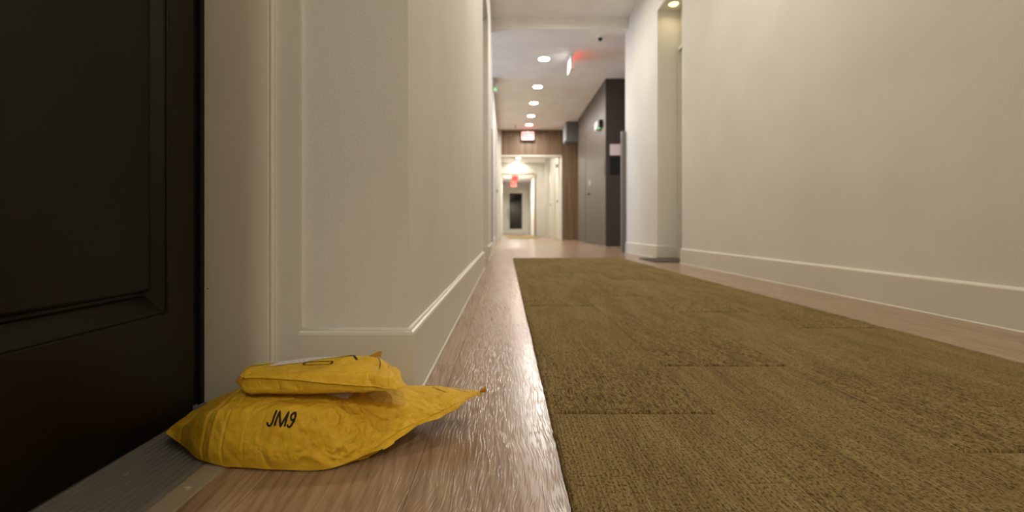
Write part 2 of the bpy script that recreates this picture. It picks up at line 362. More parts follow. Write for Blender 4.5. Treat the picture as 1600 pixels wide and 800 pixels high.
# ------------------------------------------------------------------ baseboards
BH = 0.124
def baseboard(name, segs, wob=0.0):
    """segs: polyline of the wall face in plan; board 12 mm proud on its left hand side, rounded top, caulk bead top and bottom"""
    bm = bmesh.new(); prof = [(0.0, 0.0), (0.012, 0.0), (0.012, BH-0.006), (0.0105, BH-0.002), (0.007, BH), (0.0, BH)]
    cb = bmesh.new()
    n = len(segs); dirs = [(Vector(segs[i+1])-Vector(segs[i])).normalized() for i in range(n-1)]
    def nrm(d): return Vector((-d.y, d.x))
    pts = []
    for i in range(n):
        if i == 0: m = nrm(dirs[0])
        elif i == n-1: m = nrm(dirs[-1])
        else:
            a, b = nrm(dirs[i-1]), nrm(dirs[i]); m = (a+b)/(1+a.dot(b))
        pts.append((Vector(segs[i]), m))
    dense = []
    for i in range(n-1):
        L = (pts[i+1][0]-pts[i][0]).length; k = max(1, int(L/0.05))
        for j in range(k + (1 if i == n-2 else 0)):
            t = j/k; dense.append((pts[i][0].lerp(pts[i+1][0], t), pts[i][1] if j == 0 else (nrm(dirs[i]) if j < k else pts[i+1][1])))
    def loft(b, pr, jig=0.0):
        prev = None
        for q, (p, m) in enumerate(dense):
            dz = noise.noise(Vector((p.x*7, p.y*7, 3.1)))*jig
            ring = [b.verts.new((p.x+m.x*o_, p.y+m.y*o_, z+dz)) for o_, z in pr]
            if prev:
                for a in range(len(pr)):
                    c = (a+1) % len(pr); b.faces.new((prev[a], prev[c], ring[c], ring[a]))
            else: b.faces.new(ring)
            prev = ring
        b.faces.new(prev[::-1])
    loft(bm, prof, 0)
    o = struct(obj(name, bm, M['trim']))
    loft(cb, [(0.0, BH-0.001), (0.0060, BH-0.0010), (0.0035, BH+0.0016), (0.0006, BH+0.0034), (0.0, BH+0.0034)], wob)
    loft(cb, [(0.0115, 0.0), (0.0152, 0.0), (0.0145, 0.002), (0.0122, 0.0042), (0.0115, 0.0042)], 0)
    obj('caulk_bead', cb, M['caulk'], o, smooth=True)
    return o
baseboard('baseboard_left', [(-0.47, 3.40), (WX, 3.40), (WX, 0.795), (-0.352, 0.795)], 0.002)
baseboard('baseboard_left_far', [(WX, 5.70), (WX, 4.40), (-0.47, 4.40)])
baseboard('baseboard_right', [(RX, -3.0), (RX, 3.89), (1.68, 3.89)])
baseboard('baseboard_right_far', [(1.68, 4.52), (RX, 4.52), (RX, 5.74)])
baseboard('baseboard_lobby', [(-0.60, 7.40), (-0.20, 7.40), (-0.20, 11.385)][::-1])

# ------------------------------------------------------------------ near door on the left
DX = -0.490
def leaf(x, y0, y1, z0, z1, th, panels, sgn=1):
    """door leaf facing +x: stiles, rails and moulded panels in one sheet plus a slab behind"""
    bm = bmesh.new()
    ys = sorted({y0, y1, *[p[0] for p in panels], *[p[1] for p in panels]}); zs = sorted({z0, z1, *[p[2] for p in panels], *[p[3] for p in panels]})
    for i in range(len(ys)-1):
        for j in range(len(zs)-1):
            cy, cz = (ys[i]+ys[i+1])/2, (zs[j]+zs[j+1])/2
            if any(p[0] < cy < p[1] and p[2] < cz < p[3] for p in panels): continue
            bm.faces.new([bm.verts.new((x, a, b)) for a, b in ((ys[i], zs[j]), (ys[i+1], zs[j]), (ys[i+1], zs[j+1]), (ys[i], zs[j+1]))])
    for p in panels:
        prev = None
        for ins, dp in ((0, 0), (0.002, -0.004), (0.005, -0.005), (0.026, -0.019), (0.029, -0.0215), (0.033, -0.0215), (0.0355, -0.012), (0.039, -0.0105)):
            ring = [bm.verts.new((x+dp*sgn, a, b)) for a, b in ((p[0]+ins*.52, p[2]+ins), (p[1]-ins*.52, p[2]+ins), (p[1]-ins*.52, p[3]-ins), (p[0]+ins*.52, p[3]-ins))]
            if prev:
                for a in range(4): bm.faces.new((prev[a], prev[(a+1) % 4], ring[(a+1) % 4], ring[a]))
            prev = ring
        bm.faces.new(prev)
    bmesh.ops.remove_doubles(bm, verts=bm.verts, dist=1e-5)
    e = [ed for ed in bm.edges if ed.is_boundary and not any(False for _ in ())]
    r = bmesh.ops.extrude_edge_only(bm, edges=e)
    for v in [q for q in r['geom'] if isinstance(q, bmesh.types.BMVert)]: v.co.x = x - th*sgn
    bx(bm, min(x-th*sgn, x-0.025*sgn), max(x-th*sgn, x-0.025*sgn), y0, y1, z0, z1)
    return bm
ylo, yhi = 0.020, 0.7235
d1 = struct(obj('door_1', leaf(DX, ylo, yhi, 0.0085, 2.06, 0.042, [(0.425, 0.668, 0.176, 0.95), (0.075, 0.318, 0.176, 0.95), (0.425, 0.668, 1.10, 1.93), (0.075, 0.318, 1.10, 1.93)]), M['door'], None, 0.0012))
bm = bmesh.new(); cyl(bm, (DX, 0.08, 1.02), 0.028, 0.012, 'x', 20); cyl(bm, (DX+0.012, 0.08, 1.02), 0.009, 0.035, 'x', 12); bx(bm, DX+0.04, DX+0.052, 0.07, 0.19, 1.01, 1.03)
obj('door_handle', bm, M['steel'], d1, 0.002)
# weatherstrip, dark reveal
bm = bmesh.new(); bx(bm, -0.56, -0.515, yhi+0.012, 0.778, 0, 2.08); bx(bm, -0.515, -0.508, 0.768, 0.778, 0, 2.08)
obj('weatherstrip', bm, M['dark'], d1, 0.001)
# painted frame: flat jamb face, rounded stop, casing
bm = bmesh.new(); bx(bm, -0.565, -0.400, 0.778, 0.80, 0, 2.12); bx(bm, -0.565, -0.400, -0.028, 0.0, 0, 2.12); bx(bm, -0.565, -0.400, 0.0, 0.778, 2.075, 2.12)
obj('door_frame', bm, M['jamb'], d1, 0.0015)
bm = bmesh.new(); prof = []
for k in range(9):
    t = math.pi*k/8; prof.append((-0.3965-0.0045*math.cos(t), 0.783-0.0050*math.sin(t)))
prof += [(-0.392, 0.7865), (-0.351, 0.7865), (-0.351, 0.789), (-0.351, 0.80), (-0.401, 0.80)]
A = [bm.verts.new((a, b, 0)) for a, b in prof]; B = [bm.verts.new((a, b, 2.16)) for a, b in prof]
for i in range(len(prof)): bm.faces.new((A[i], A[(i+1) % len(prof)], B[(i+1) % len(prof)], B[i]))
bm.faces.new(A); bm.faces.new(B)
obj('casing', bm, M['trim'], d1)
# threshold
th = tag(empty('door_threshold', (-0.45, 0.39, 0)), 'ribbed grey metal threshold along the bottom of the dark door', 'threshold')
bm = bmesh.new(); prof = [(-0.56, 0.0), (-0.56, 0.0055)]
x0, x1, nr = -0.555, -0.377, 20
for k in range(nr):
    p = (x1-x0)/nr; a = x0+k*p
    prof += [(a, 0.0030), (a+p*0.15, 0.0065), (a+p*0.62, 0.0065), (a+p*0.77, 0.0030)]
prof += [(-0.376, 0.0048), (-0.376, 0.0)]
A = [bm.verts.new((a, 0.001, b)) for a, b in prof]; B = [bm.verts.new((a, 0.7775, b)) for a, b in prof]
for i in range(len(prof)): bm.faces.new((A[i], A[(i+1) % len(prof)], B[(i+1) % len(prof)], B[i]))
bm.faces.new(A); bm.faces.new(B)
M['ribbed'] = paint('dull_aluminium', (0.27, 0.26, 0.235), 0.42, 400, 0.1, metal=0.35)
M['strip'] = paint('pale_aluminium', (0.40, 0.34, 0.25), 0.5, 300, 0.3, 0.0008, metal=0.2)
o = obj('ribbed_plate', bm, M['ribbed'], th); o.location = -Vector(th.location)
bm = bmesh.new(); prof = [(-0.3755, 0.0), (-0.3755, 0.0050), (-0.372, 0.0052), (-0.3505, 0.0018), (-0.3495, 0.0)]
A = [bm.verts.new((a, 0.001, b)) for a, b in prof]; B = [bm.verts.new((a, 0.7775, b)) for a, b in prof]
for i in range(len(prof)): bm.faces.new((A[i], A[(i+1) % len(prof)], B[(i+1) % len(prof)], B[i]))
bm.faces.new(A); bm.faces.new(B)
o = obj('edge_strip', bm, M['strip'], th); o.location = -Vector(th.location)
M['screw'] = paint('brass_screw', (0.50, 0.43, 0.24), 0.35, 300, 0.0, metal=0.6)
def screw(x, y, z, mat, r=0.0042, tilt=0.0):
    bm = bmesh.new(); cyl(bm, (0, 0, 0), r, 0.0008, 'z', 20, r*0.85)
    o = obj('screw', bm, mat, th); o.location = Vector((x, y, z))-Vector(th.location); o.rotation_euler = (0, tilt, 0.3)
    c = bmesh.new(); bx(c, -r*.75, r*.75, -r*.16, r*.16, 0.0007, 0.0011); bx(c, -r*.16, r*.16, -r*.75, r*.75, 0.0007, 0.0011)
    q = obj('cross_slot', c, M['strip'] if mat is not M['screw'] else M['caulk'], o)
for yy in (0.10, 0.525): screw(-0.3625, yy, 0.0032, M['screw'], 0.0046, 0.157)
for yy in (0.16, 0.548): screw(-0.452, yy, 0.0064, M['strip'], 0.0036)
boxes('scuff_mark', [(-0.5035, -0.5020, 0.7772, 0.7785, 0.196, 0.1985)], M['ink'], d1)

# left recess door and right recess door
def white_door(n, x, y0, y1, z1, s, hy):
    d = struct(obj('door_%d' % n, leaf(x, y0, y1, 0.01, z1, 0.04*1, [(y0+0.1, y1-0.1, 0.2, 0.95), (y0+0.1, y1-0.1, 1.1, z1-0.13)], s), M['trim'], None, 0.001))
    bm = bmesh.new(); cyl(bm, (x if s > 0 else x-0.05, hy, 0.98), 0.012, 0.05, 'x', 12); bx(bm, x+s*0.04-0.006, x+s*0.04+0.006, hy-0.01, hy+0.11, 0.972, 0.992)
    obj('door_handle', bm, M['steel'], d, 0.002); return d
d2 = white_door(2, 1.705, 3.93, 4.48, 2.02, -1, 4.0)
boxes('door_frame', [(1.68, 1.745, 3.89, 3.925, 0, 2.06), (1.68, 1.745, 4.485, 4.52, 0, 2.06), (1.68, 1.745, 3.925, 4.485, 2.025, 2.06)], M['trim'], d2, 0.003)
d3 = white_door(3, -0.462, 3.45, 4.35, 2.10, 1, 3.55)
boxes('door_frame', [(-0.50, -0.44, 3.40, 3.445, 0, 2.15), (-0.50, -0.44, 4.355, 4.40, 0, 2.15), (-0.50, -0.44, 3.445, 4.355, 2.105, 2.15)], M['trim'], d3, 0.003)
d8 = struct(boxes('door_8', [(-0.20, -0.185, 8.6, 9.5, 0.01, 2.1)], M['trim'], None, 0.002))
boxes('door_frame', [(-0.20, -0.165, 8.53, 8.6, 0, 2.17), (-0.20, -0.165, 9.5, 9.57, 0, 2.17), (-0.20, -0.165, 8.6, 9.5, 2.1, 2.17)], M['trim'], d8, 0.003)
bm = bmesh.new(); cyl(bm, (-0.185, 8.72, 1.0), 0.03, 0.03, 'x', 12); bx(bm, -0.155, -0.145, 8.7, 8.83, 0.99, 1.01); obj('door_handle', bm, M['black'], d8)

# ------------------------------------------------------------------ carpet runner made of carpet planks
runner = tag(empty('carpet_runner', (0.07, 0, 0)), 'long olive brown carpet runner of loop pile planks on the wood floor', 'carpet')
TW = 0.2625
def carpet_mesh(L, seed, side):
    bm = bmesh.new(); nx, ny = 64, max(4, int(L/0.0055)); H = 0.0080; grid = []
    for j in range(ny+1):
        row = []
        for i in range(nx+1):
            x, y = TW*i/nx, L*j/ny
            k = max(0.0, 1-y/0.62)
            z = H + 0.0008*noise.noise(Vector((x*26, y*9, seed))) + 0.0006*noise.noise(Vector((x*230, y*90, seed+5))) + 0.0030*k*noise.noise(Vector((x*85, y*38, seed+9)))
            if (i == 0 and side == 0) or (i == nx and side == 3): x += 0.0030*noise.noise(Vector((seed, y*55, 1.0))); z -= 0.0042
            if j == 0: y += 0.0030*noise.noise(Vector((x*60, seed, 2.0))); z = H-0.001+0.0030*noise.noise(Vector((x*55, seed, 4.0)))
            elif j == ny: y -= 0.0014; z = H-0.0032
            elif j == ny-1: z -= 0.0010
            row.append(bm.verts.new((x, y, z)))
        grid.append(row)
    for j in range(ny):
        for i in range(nx): bm.faces.new((grid[j][i], grid[j][i+1], grid[j+1][i+1], grid[j+1][i]))
    ed = [e for e in bm.edges if e.is_boundary]
    r = bmesh.ops.extrude_edge_only(bm, edges=ed)
    for v in [q for q in r['geom'] if isinstance(q, bmesh.types.BMVert)]: v.co.z = 0.0003
    return bm
cache = {}
for c, starts in enumerate(([0.73], [0.98], [0.605], [0.35])):
    cuts = [-3.0]; y = starts[0]-4.0
    while y < 4.5:
        if y > -2.95: cuts.append(y)
        y += 1.0
    cuts.append(4.5)
    for k in range(len(cuts)-1):
        L = round(cuts[k+1]-cuts[k], 3)
        if L < 0.03: continue
        key = (L, c, k % 2)
        if key not in cache:
            o = obj('carpet_tile', carpet_mesh(L, 3.7*len(cache)+1.3, c), M['carpet'], runner, smooth=True); cache[key] = o
        else:
            o = cache[key].copy(); COL.objects.link(o)
        o.parent = runner; o.location = (c*TW, cuts[k], 0)
m2 = boxes('carpet_runner', [(0.05, 1.0, 12.7, 16.3, 0.0, 0.008)], M['carpet2'], None, 0.002)
tag(m2, 'yellow tan carpet strip on the floor of the far white corridor', 'carpet')
dm = boxes('doormat', [(1.30, 1.66, 4.00, 4.50, 0.0, 0.009)], M['mat'], None, 0.003)
tag(dm, 'thin dark doormat lying in the white door recess on the right', 'doormat')

# ------------------------------------------------------------------ padded mailers
def cr(p0, p1, p2, p3, t):
    return 0.5*((2*p1)+(p2-p0)*t+(2*p0-5*p1+4*p2-p3)*t*t+(3*p1-p0-3*p2+p3)*t*t*t)
def curve(P, t):
    n = len(P)-1; f = min(max(t, 0), 1)*n; i = min(int(f), n-1); t = f-i
    a = P[i-1] if i > 0 else P[0]*2-P[1]; d = P[i+2] if i+2 <= n else P[n]*2-P[n-1]
    return cr(a, P[i], P[i+1], d, t)
def sheet(net, nu, nv, ev):
    """net[u][v] control points -> dense grid"""
    G = []
    for i in range(nu+1):
        u = i/nu
        cols = [curve([net[a][b] for a in range(len(net))], u) for b in range(len(net[0]))]
        G.append([curve(cols, ev(j/nv)) for j in range(nv+1)])
    return G
def crease(p, sc, seed):
    q = Vector(p)*sc + Vector((seed, 0, 0)); q += 0.5*Vector((noise.noise(q*0.6), noise.noise(q*0.6+Vector((5, 0, 0))), 0))
    return 1.0 - 2.4*abs(noise.noise(q)) 
def mailer(root, top, bot, nu, nv, amp, extra, zmin):
    ev = lambda v: v
    top = [[r[0], r[0].lerp(r[1], 0.40)+V((0, -0.12*max(0, r[1].z-r[0].z), 0)), r[1].lerp(r[0], 0.06)+(r[1]-r[0].lerp(r[2], 0.5))*0.10, r[1].lerp(r[2], 0.4), r[2], r[3], r[4]] for r in top]
    T = sheet(top, nu, nv, ev); B = sheet(bot, nu, nv, ev)
    for k, Gd in enumerate((T, B)):
        out = [[p.copy() for p in r] for r in Gd]
        for i in range(1, nu):
            for j in range(1, nv):
                du = Gd[i+1][j]-Gd[i-1][j]; dv = Gd[i][j+1]-Gd[i][j-1]; n = du.cross(dv)
                if n.length < 1e-12: continue
                n.normalize(); n = -n if (k == 0) != (n.z > 0 or (abs(n.z) < .3 and n.y < 0)) else n
                e = min(1, 6*min(i/nu, 1-i/nu, j/nv*1.4, 1-j/nv))
                p = Gd[i][j]; a = amp(p)*(0.45+1.9*max(0.0, noise.noise(p*11+Vector((3, 1, 0)))))
                h = a*(crease(p, 24, 3.0)-0.5) + a*0.5*(crease(p, 60, 8.0)-0.5) + a*0.22*(crease(p, 140, 4.0)-0.5)
                h += extra(p, k, i/nu, j/nv)
                out[i][j] = p + n*h*e
        if k == 0: T = out
        else: B = out
    bm = bmesh.new(); vt = [[bm.verts.new(p) for p in r] for r in T]
    for i in range(nu):
        for j in range(nv): bm.faces.new((vt[i][j], vt[i+1][j], vt[i+1][j+1], vt[i][j+1]))
    vb = [[vt[i][j] if i in (0, nu) or j in (0, nv) else bm.verts.new(B[i][j]) for j in range(nv+1)] for i in range(nu+1)]
    for i in range(nu):
        for j in range(nv):
            q = (vb[i][j], vb[i][j+1], vb[i+1][j+1], vb[i+1][j])
            try: bm.faces.new(q)
            except ValueError: pass
    for v in bm.verts: v.co.z = max(v.co.z, zmin(v.co))
    o = obj('envelope', bm, M['kraft'], root, smooth=True); o.location = -Vector(root.location)
    tree = bvhtree.BVHTree.FromPolygons([v.co[:] for v in o.data.vertices], [p.vertices[:] for p in o.data.polygons])
    return o, T, tree
V = Vector
def px(x, y, d): return V(((x-790)*d/720, d, 0.30-(y-356)*d/720))   # station point measured in the photo, at depth d metres
def ribbon(name, tree, lines, wdt, mat, root, direction, off=0.0008):
    """flat ink strokes laid on the surface; direction 'y' looks along +y, 'z' looks down; also closed dots"""
    bm = bmesh.new()
    def hit(a, b):
        if direction == 'y': r = tree.ray_cast(V((a, 0.2, b)), V((0, 1, 0)))
        else: r = tree.ray_cast(V((a, b, 0.5)), V((0, 0, -1)))
        if r[0] is None: return None
        n = r[1]
        if (direction == 'y' and n.y > 0) or (direction == 'z' and n.z < 0): n = -n
        return r[0]+n*off
    for L in lines:
        D = []
        for i in range(len(L)-1):
            a, b = V(L[i]), V(L[i+1]); k = max(1, int((b-a).length/0.0012))
            D += [a.lerp(b, t/k) for t in range(k)]
        D.append(V(L[-1])); prev = None
        for i, p in enumerate(D):
            t = (D[min(i+1, len(D)-1)]-D[max(i-1, 0)]).normalized(); m = V((-t.y, t.x))*wdt/2
            q = [hit(*(p+m*s)) for s in (1, 0, -1)]
            if None in q: prev = None; continue
            vs = [bm.verts.new(c) for c in q]
            if prev:
                bm.faces.new((prev[0], prev[1], vs[1], vs[0])); bm.faces.new((prev[1], prev[2], vs[2], vs[1]))
            prev = vs
    o = obj(name, bm, mat, root); o.location = -Vector(root.location); return o
def patch(name, tree, corners, mat, root, nu=24, nv=12, off=0.0006):
    bm = bmesh.new(); c = [V(q) for q in corners]; g = []
    for i in range(nu+1):
        row = []
        for j in range(nv+1):
            p = c[0].lerp(c[1], i/nu).lerp(c[3].lerp(c[2], i/nu), j/nv)
            r = tree.ray_cast(V((p.x, p.y, 0.5)), V((0, 0, -1)))
            row.append(bm.verts.new(r[0]+V((0, 0, off))) if r[0] is not None else None)
        g.append(row)
    for i in range(nu):
        for j in range(nv):
            q = (g[i][j], g[i+1][j], g[i+1][j+1], g[i][j+1])
            if None not in q: bm.faces.new(q)
    o = obj(name, bm, mat, root, smooth=True); o.location = -Vector(root.location); return o
def flange(name, pts, wfun, root, mat, outdir):
    """jagged paper seam lip along an edge curve"""
    bm = bmesh.new(); prev = None; n = len(pts)
    for i, p in enumerate(pts):
        w_ = wfun(i/(n-1), i); d = outdir(i/(n-1)); q = p + d*w_
        vs = [bm.verts.new(p+V((0, 0.001, 0.0003))), bm.verts.new(p+d*w_*0.5+V((0, 0, 0.0006*math.sin(i*0.7)))), bm.verts.new(q)]
        if prev:
            for a in range(2): bm.faces.new((prev[a], prev[a+1], vs[a+1], vs[a]))
        prev = vs
    o = obj(name, bm, mat, root); o.location = -Vector(root.location)
    s = o.modifiers.new('thickness', 'SOLIDIFY'); s.thickness = 0.0006; return o

# large mailer
big = tag(empty('padded_mailer', (-0.25, 0.65, 0)), 'large yellow padded mailer marked JM9 lying on the floor under a smaller one', 'package')
top = [
 [px(258,676,.622), px(268,666,.640), px(280,657,.660), px(290,650,.680), px(300,642,.700)],
 [px(290,700,.598), px(292,664,.606), px(304,646,.645), px(316,636,.690), V((-.445,.722,.022))],
 [px(322,727,.577), px(323,647,.590), px(334,629,.638), px(350,618,.690), V((-.405,.735,.020))],
 [px(372,730,.571), px(372,644,.582), px(378,613,.630), px(390,606,.690), V((-.362,.740,.018))],
 [px(430,734,.567), px(430,640,.580), px(430,611,.630), px(440,604,.690), V((-.310,.745,.016))],
 [px(500,735,.567), px(500,641,.588), px(505,612,.635), px(508,604,.690), V((-.252,.750,.015))],
 [px(545,722,.577), px(543,655,.603), px(550,617,.645), px(555,605,.695), V((-.210,.752,.016))],
 [px(590,700,.594), px(588,668,.618), px(596,625,.655), px(600,604,.700), V((-.172,.755,.022))],
 [px(645,668,.630), px(643,645,.650), px(645,620,.685), px(646,602,.722), V((-.140,.750,.030))],
 [px(700,641,.660), px(696,628,.675), px(695,614,.698), px(696,604,.724), V((-.092,.746,.036))],
 [px(740,618,.690), px(737,616,.700), px(735,612,.714), px(734,610,.728), V((-.055,.740,.040))],
 [px(756,611,.702), px(755,611,.708), px(753,612,.716), px(751,612,.724), px(749,612,.734)]]
bot = []
for i, r in enumerate(top):
    F, Gp = r[0], r[4]; q = []
    for t, nm in ((0.25, 1), (0.5, 2), (0.75, 3)):
        p = F.lerp(Gp, t); sag = {0: 0, 1: .004}.get(i, 0.03) if i < 7 else (0.012, 0.008, 0.005, 0.003, 0)[i-7]
        p.z -= sag; q.append(p)
    bot.append([F]+q+[Gp])
def zmin_big(c): return 0.0076 if c.x < -0.372 else (max(0.0014, 0.0076-(c.x+0.372)*0.19) if c.x < -0.348 else 0.0014)
def amp_big(p):
    a = 0.0013
    k = math.exp(-((p.x+0.185)/0.065)**2)*math.exp(-((p.y-0.60)/0.06)**2); a += 0.0045*k
    return a
def extra_big(p, k, u, v):
    if k: return 0
    h = -0.0020*math.exp(-((v-0.09-0.02*math.sin(u*40))/0.012)**2)*min(1, max(0, (u-0.55)*12))
    wv = 0.002*math.sin(p.z*60)
    for x0, a, w_ in ((-0.378, -0.0028, 0.0017), (-0.366, 0.0014, 0.0025), (-0.350, -0.0018, 0.0014), (-0.322, -0.0008, 0.0018), (-0.302, -0.0008, 0.002), (-0.425, -0.0012, 0.002)):
        if p.y < 0.66: h += a*math.exp(-((p.x-x0+wv)/w_)**2)
    # long diagonal folds running to the open end
    for cx, cy, ang, ln, a, w_ in ((-0.16, 0.64, 0.35, 0.05, -0.0018, 0.003), (-0.19, 0.62, -0.5, 0.04, 0.0016, 0.003), (-0.10, 0.675, 0.55, 0.05, -0.0013, 0.0025), (-0.07, 0.70, 0.9, 0.035, -0.0012, 0.002), (-0.225, 0.60, -0.9, 0.035, 0.0018, 0.003)):
        dx, dy = p.x-cx, p.y-cy; s = dx*math.cos(ang)+dy*math.sin(ang); t = -dx*math.sin(ang)+dy*math.cos(ang)
        h += a*math.exp(-(s/ln)**2)*math.exp(-(t/w_)**2)
    return h
env, T, tree = mailer(big, top, bot, 360, 130, amp_big, extra_big, zmin_big)
nu = 360
edge = [T[i][0].copy() for i in range(int(nu*0.56), nu+1)]
flange('seam_flap', edge, lambda t, i: (0.0056+0.0050*noise.noise(V((i*0.08, 2, 2)))+0.0022*(1 if (i//11) % 3 == 0 else 0))*min(1, t*6)*min(1, (1-t)*5+0.2), big, M['kraft'],
       lambda t: V((0.35, -0.80, -0.08+0.35*math.sin(t*19))).normalized())
# curled tip
bm = bmesh.new(); prev = None
for i in range(13):
    t = i/12; c = T[nu][0].lerp(T[nu-16][0], t); r = 0.0052*(1-t*0.8); ring = []
    for k in range(12):
        a = 4.6*k/11 - 0.6; ring.append(bm.verts.new(c+V((0.003*(1-t), -0.001+r*math.cos(a)*0.8, 0.003+r*math.sin(a)))))
    if prev:
        for k in range(11): bm.faces.new((prev[k], prev[k+1], ring[k+1], ring[k]))
    prev = ring
o = obj('curled_lip', bm, M['kraft_dark'], big, smooth=True); o.location = -Vector(big.location); o.modifiers.new('thickness', 'SOLIDIFY').thickness = 0.0006
# JM9 in marker
def fr(X, Y): return ((250+X/5.335-790)*0.574/720, 0.30-((590+Y/5.335)-356)*0.574/720)
J = [fr(962,284), fr(952,345), fr(944,375), fr(932,390), fr(917,388), fr(908,374), fr(908,362)]
Mm = [fr(968,392), fr(990,290), fr(1018,396), fr(1064,296), fr(1050,400)]
nine = [fr(1124,342), fr(1112,354), fr(1098,352), fr(1090,336), fr(1094,316), fr(1106,304), fr(1120,306), fr(1127,324), fr(1122,356), fr(1108,388), fr(1092,402), fr(1078,398), fr(1072,384)]
ribbon('handwritten_code', tree, [J, Mm, nine], 0.0024, M['ink'], big, 'y')['label'] = 'black letters JM9'
ribbon('printed_line', tree, [[(-0.125, 0.728), (-0.095, 0.722), (-0.068, 0.716), (-0.056, 0.708)], [(-0.115, 0.715), (-0.09, 0.700)]], 0.0010, M['ink'], big, 'z', 0.0003)
patch('white_sticker', tree, [(-0.285, 0.622), (-0.215, 0.630), (-0.215, 0.65), (-0.285, 0.65)], M['sign'], big)

# small mailer on top
sm = tag(empty('padded_mailer', (-0.235, 0.65, 0.08)), 'small yellow padded mailer with a white address label, topmost of the two', 'package')
topn = [
 [px(374,588,.605), px(378,582,.625), px(383,576,.650), px(387,573,.672), px(390,574,.690)],
 [px(384,590,.600), px(388,578,.622), px(394,572,.650), px(400,569,.676), V((-.378,.695,.093))],
 [px(410,590,.598), px(412,581,.615), px(418,572,.645), px(426,567,.676), V((-.345,.703,.092))],
 [px(460,592,.596), px(462,582,.610), px(468,571,.643), px(472,561,.676), V((-.302,.706,.092))],
 [px(510,597,.598), px(510,583,.610), px(514,570,.645), px(520,557,.678), V((-.258,.708,.092))],
 [px(555,601,.600), px(556,585,.612), px(560,569,.645), px(563,556,.678), V((-.215,.706,.092))],
 [px(585,603,.602), px(586,585,.613), px(588,571,.645), px(590,559,.676), V((-.190,.704,.091))],
 [px(603,607,.604), px(605,588,.614), px(606,575,.642), px(606,569,.672), V((-.172,.700,.090))],
 [px(622,607,.606), px(622,597,.618), px(622,588,.640), px(620,585,.665), V((-.160,.694,.086))],
 [px(634,604,.612), px(635,601,.624), px(634,599,.636), px(632,598,.650), px(630,597,.664)]]
botn = []
for i, r in enumerate(topn):
    F, Gp = r[0], r[4]; s = (.4, 1, 1, 1, 1, 1, .9, .6, .3, 0)[i]; q = []
    for t in (0.04, 0.5, 0.9):
        p = F.lerp(Gp, t); zt = p.z*(1-s)+s*(0.0835 if t != 0.5 else 0.0828); p.z = zt
        q.append(p)
    botn.append([F]+q+[Gp])
def amp_s(p): return 0.0011 + 0.0007*math.exp(-((p.x+0.36)/0.03)**2) + 0.0010*math.exp(-((p.x+0.165)/0.02)**2)
def extra_s(p, k, u, v):
    if k: return 0
    h = -0.0012*math.exp(-((p.x+0.158+(p.y-0.62)*0.2)/0.0014)**2)
    for cx, cy, ang, ln, a, w_ in ((-0.29, 0.615, 0.2, 0.03, -0.0012, 0.003), (-0.25, 0.62, 1.2, 0.02, -0.001, 0.002), (-0.21, 0.615, 0.1, 0.025, -0.0012, 0.004)):
        dx, dy = p.x-cx, p.y-cy; s = dx*math.cos(ang)+dy*math.sin(ang); t = -dx*math.sin(ang)+dy*math.cos(ang)
        h += a*math.exp(-(s/ln)**2)*math.exp(-(t/w_)**2)
    return h
envs, Ts, trs = mailer(sm, topn, botn, 220, 90, amp_s, extra_s, lambda c: 0.0)
nE = 220
flange('seam_flap', [Ts[i][0].copy() for i in range(2, int(nE*0.86))], lambda t, i: (0.0022+0.0009*noise.noise(V((i*0.1, 7, 2))))*min(1, t*8, (1-t)*8+0.1), sm, M['kraft'], lambda t: V((0, -0.9, -0.25+0.3*math.sin(t*9))).normalized())
# folded end lip at the left
bm = bmesh.new(); prev = None
for i in range(11):
    t = i/10; c = Ts[0][0].lerp(Ts[16][0], t)
    vs = [bm.verts.new(c+V((0.0, -0.0005, 0.0006))), bm.verts.new(c+V((-0.002*(1-t), -0.003, -0.006*(1-t)))), bm.verts.new(c+V((0.002*(1-t)+0.002, -0.001, -0.0135*(1-t)-0.001)))]
    if prev:
        for a in range(2): bm.faces.new((prev[a], prev[a+1], vs[a+1], vs[a]))
    prev = vs
o = obj('folded_corner', bm, M['kraft_dark'], sm, smooth=True); o.location = -Vector(sm.location); o.modifiers.new('thickness', 'SOLIDIFY').thickness = 0.0006
# torn orange flap at the back
bm = bmesh.new()
a = [bm.verts.new(c) for c in (V((-.205, .690, .1075)), V((-.187, .690, .1065)), V((-.1855, .692, .1150)), V((-.192, .692, .1140)))]
bm.faces.new(a); o = obj('torn_flap', bm, M['kraft_dark'], sm); o.location = -Vector(sm.location); o.modifiers.new('thickness', 'SOLIDIFY').thickness = 0.0006
patch('shipping_label', trs, [(-.332, .640), (-.238, .672), (-.250, .700), (-.328, .690)], M['label'], sm)
patch('tape_piece', trs, [(-.240, .672), (-.226, .675), (-.227, .686), (-.240, .684)], M['sticker'], sm, 8, 6, 0.0011)
patch('tape_piece', trs, [(-.362, .650), (-.343, .652), (-.343, .676), (-.360, .676)], M['sticker'], sm, 8, 6, 0.0007)
x0, x1, y0, y1 = -.283, -.246, .644, .655
ribbon('printed_frame', trs, [[(x0, y0), (x1, y0+.001)], [(x1, y0+.001), (x1, y1)], [(x1, y1), (x0, y1-.001)], [(x0, y1-.001), (x0, y0)]], 0.0013, M['ink'], sm, 'z')
for xe in (x0-.001, x1+.001): ribbon('printed_dot', trs, [[(xe, y0+.003), (xe, y0+.009)]], 0.0032, M['ink'], sm, 'z', 0.0007)
ribbon('black_mark', trs, [[(-.232, .684), (-.222, .684)]], 0.009, M['ink'], sm, 'z'); ribbon('black_mark', trs, [[(-.226, .684), (-.219, .668), (-.212, .658)]], 0.0028, M['ink'], sm, 'z')
ribbon('black_mark', trs, [[(-.194, .683), (-.184, .668), (-.178, .655), (-.174, .635)]], 0.0011, M['ink'], sm, 'z')

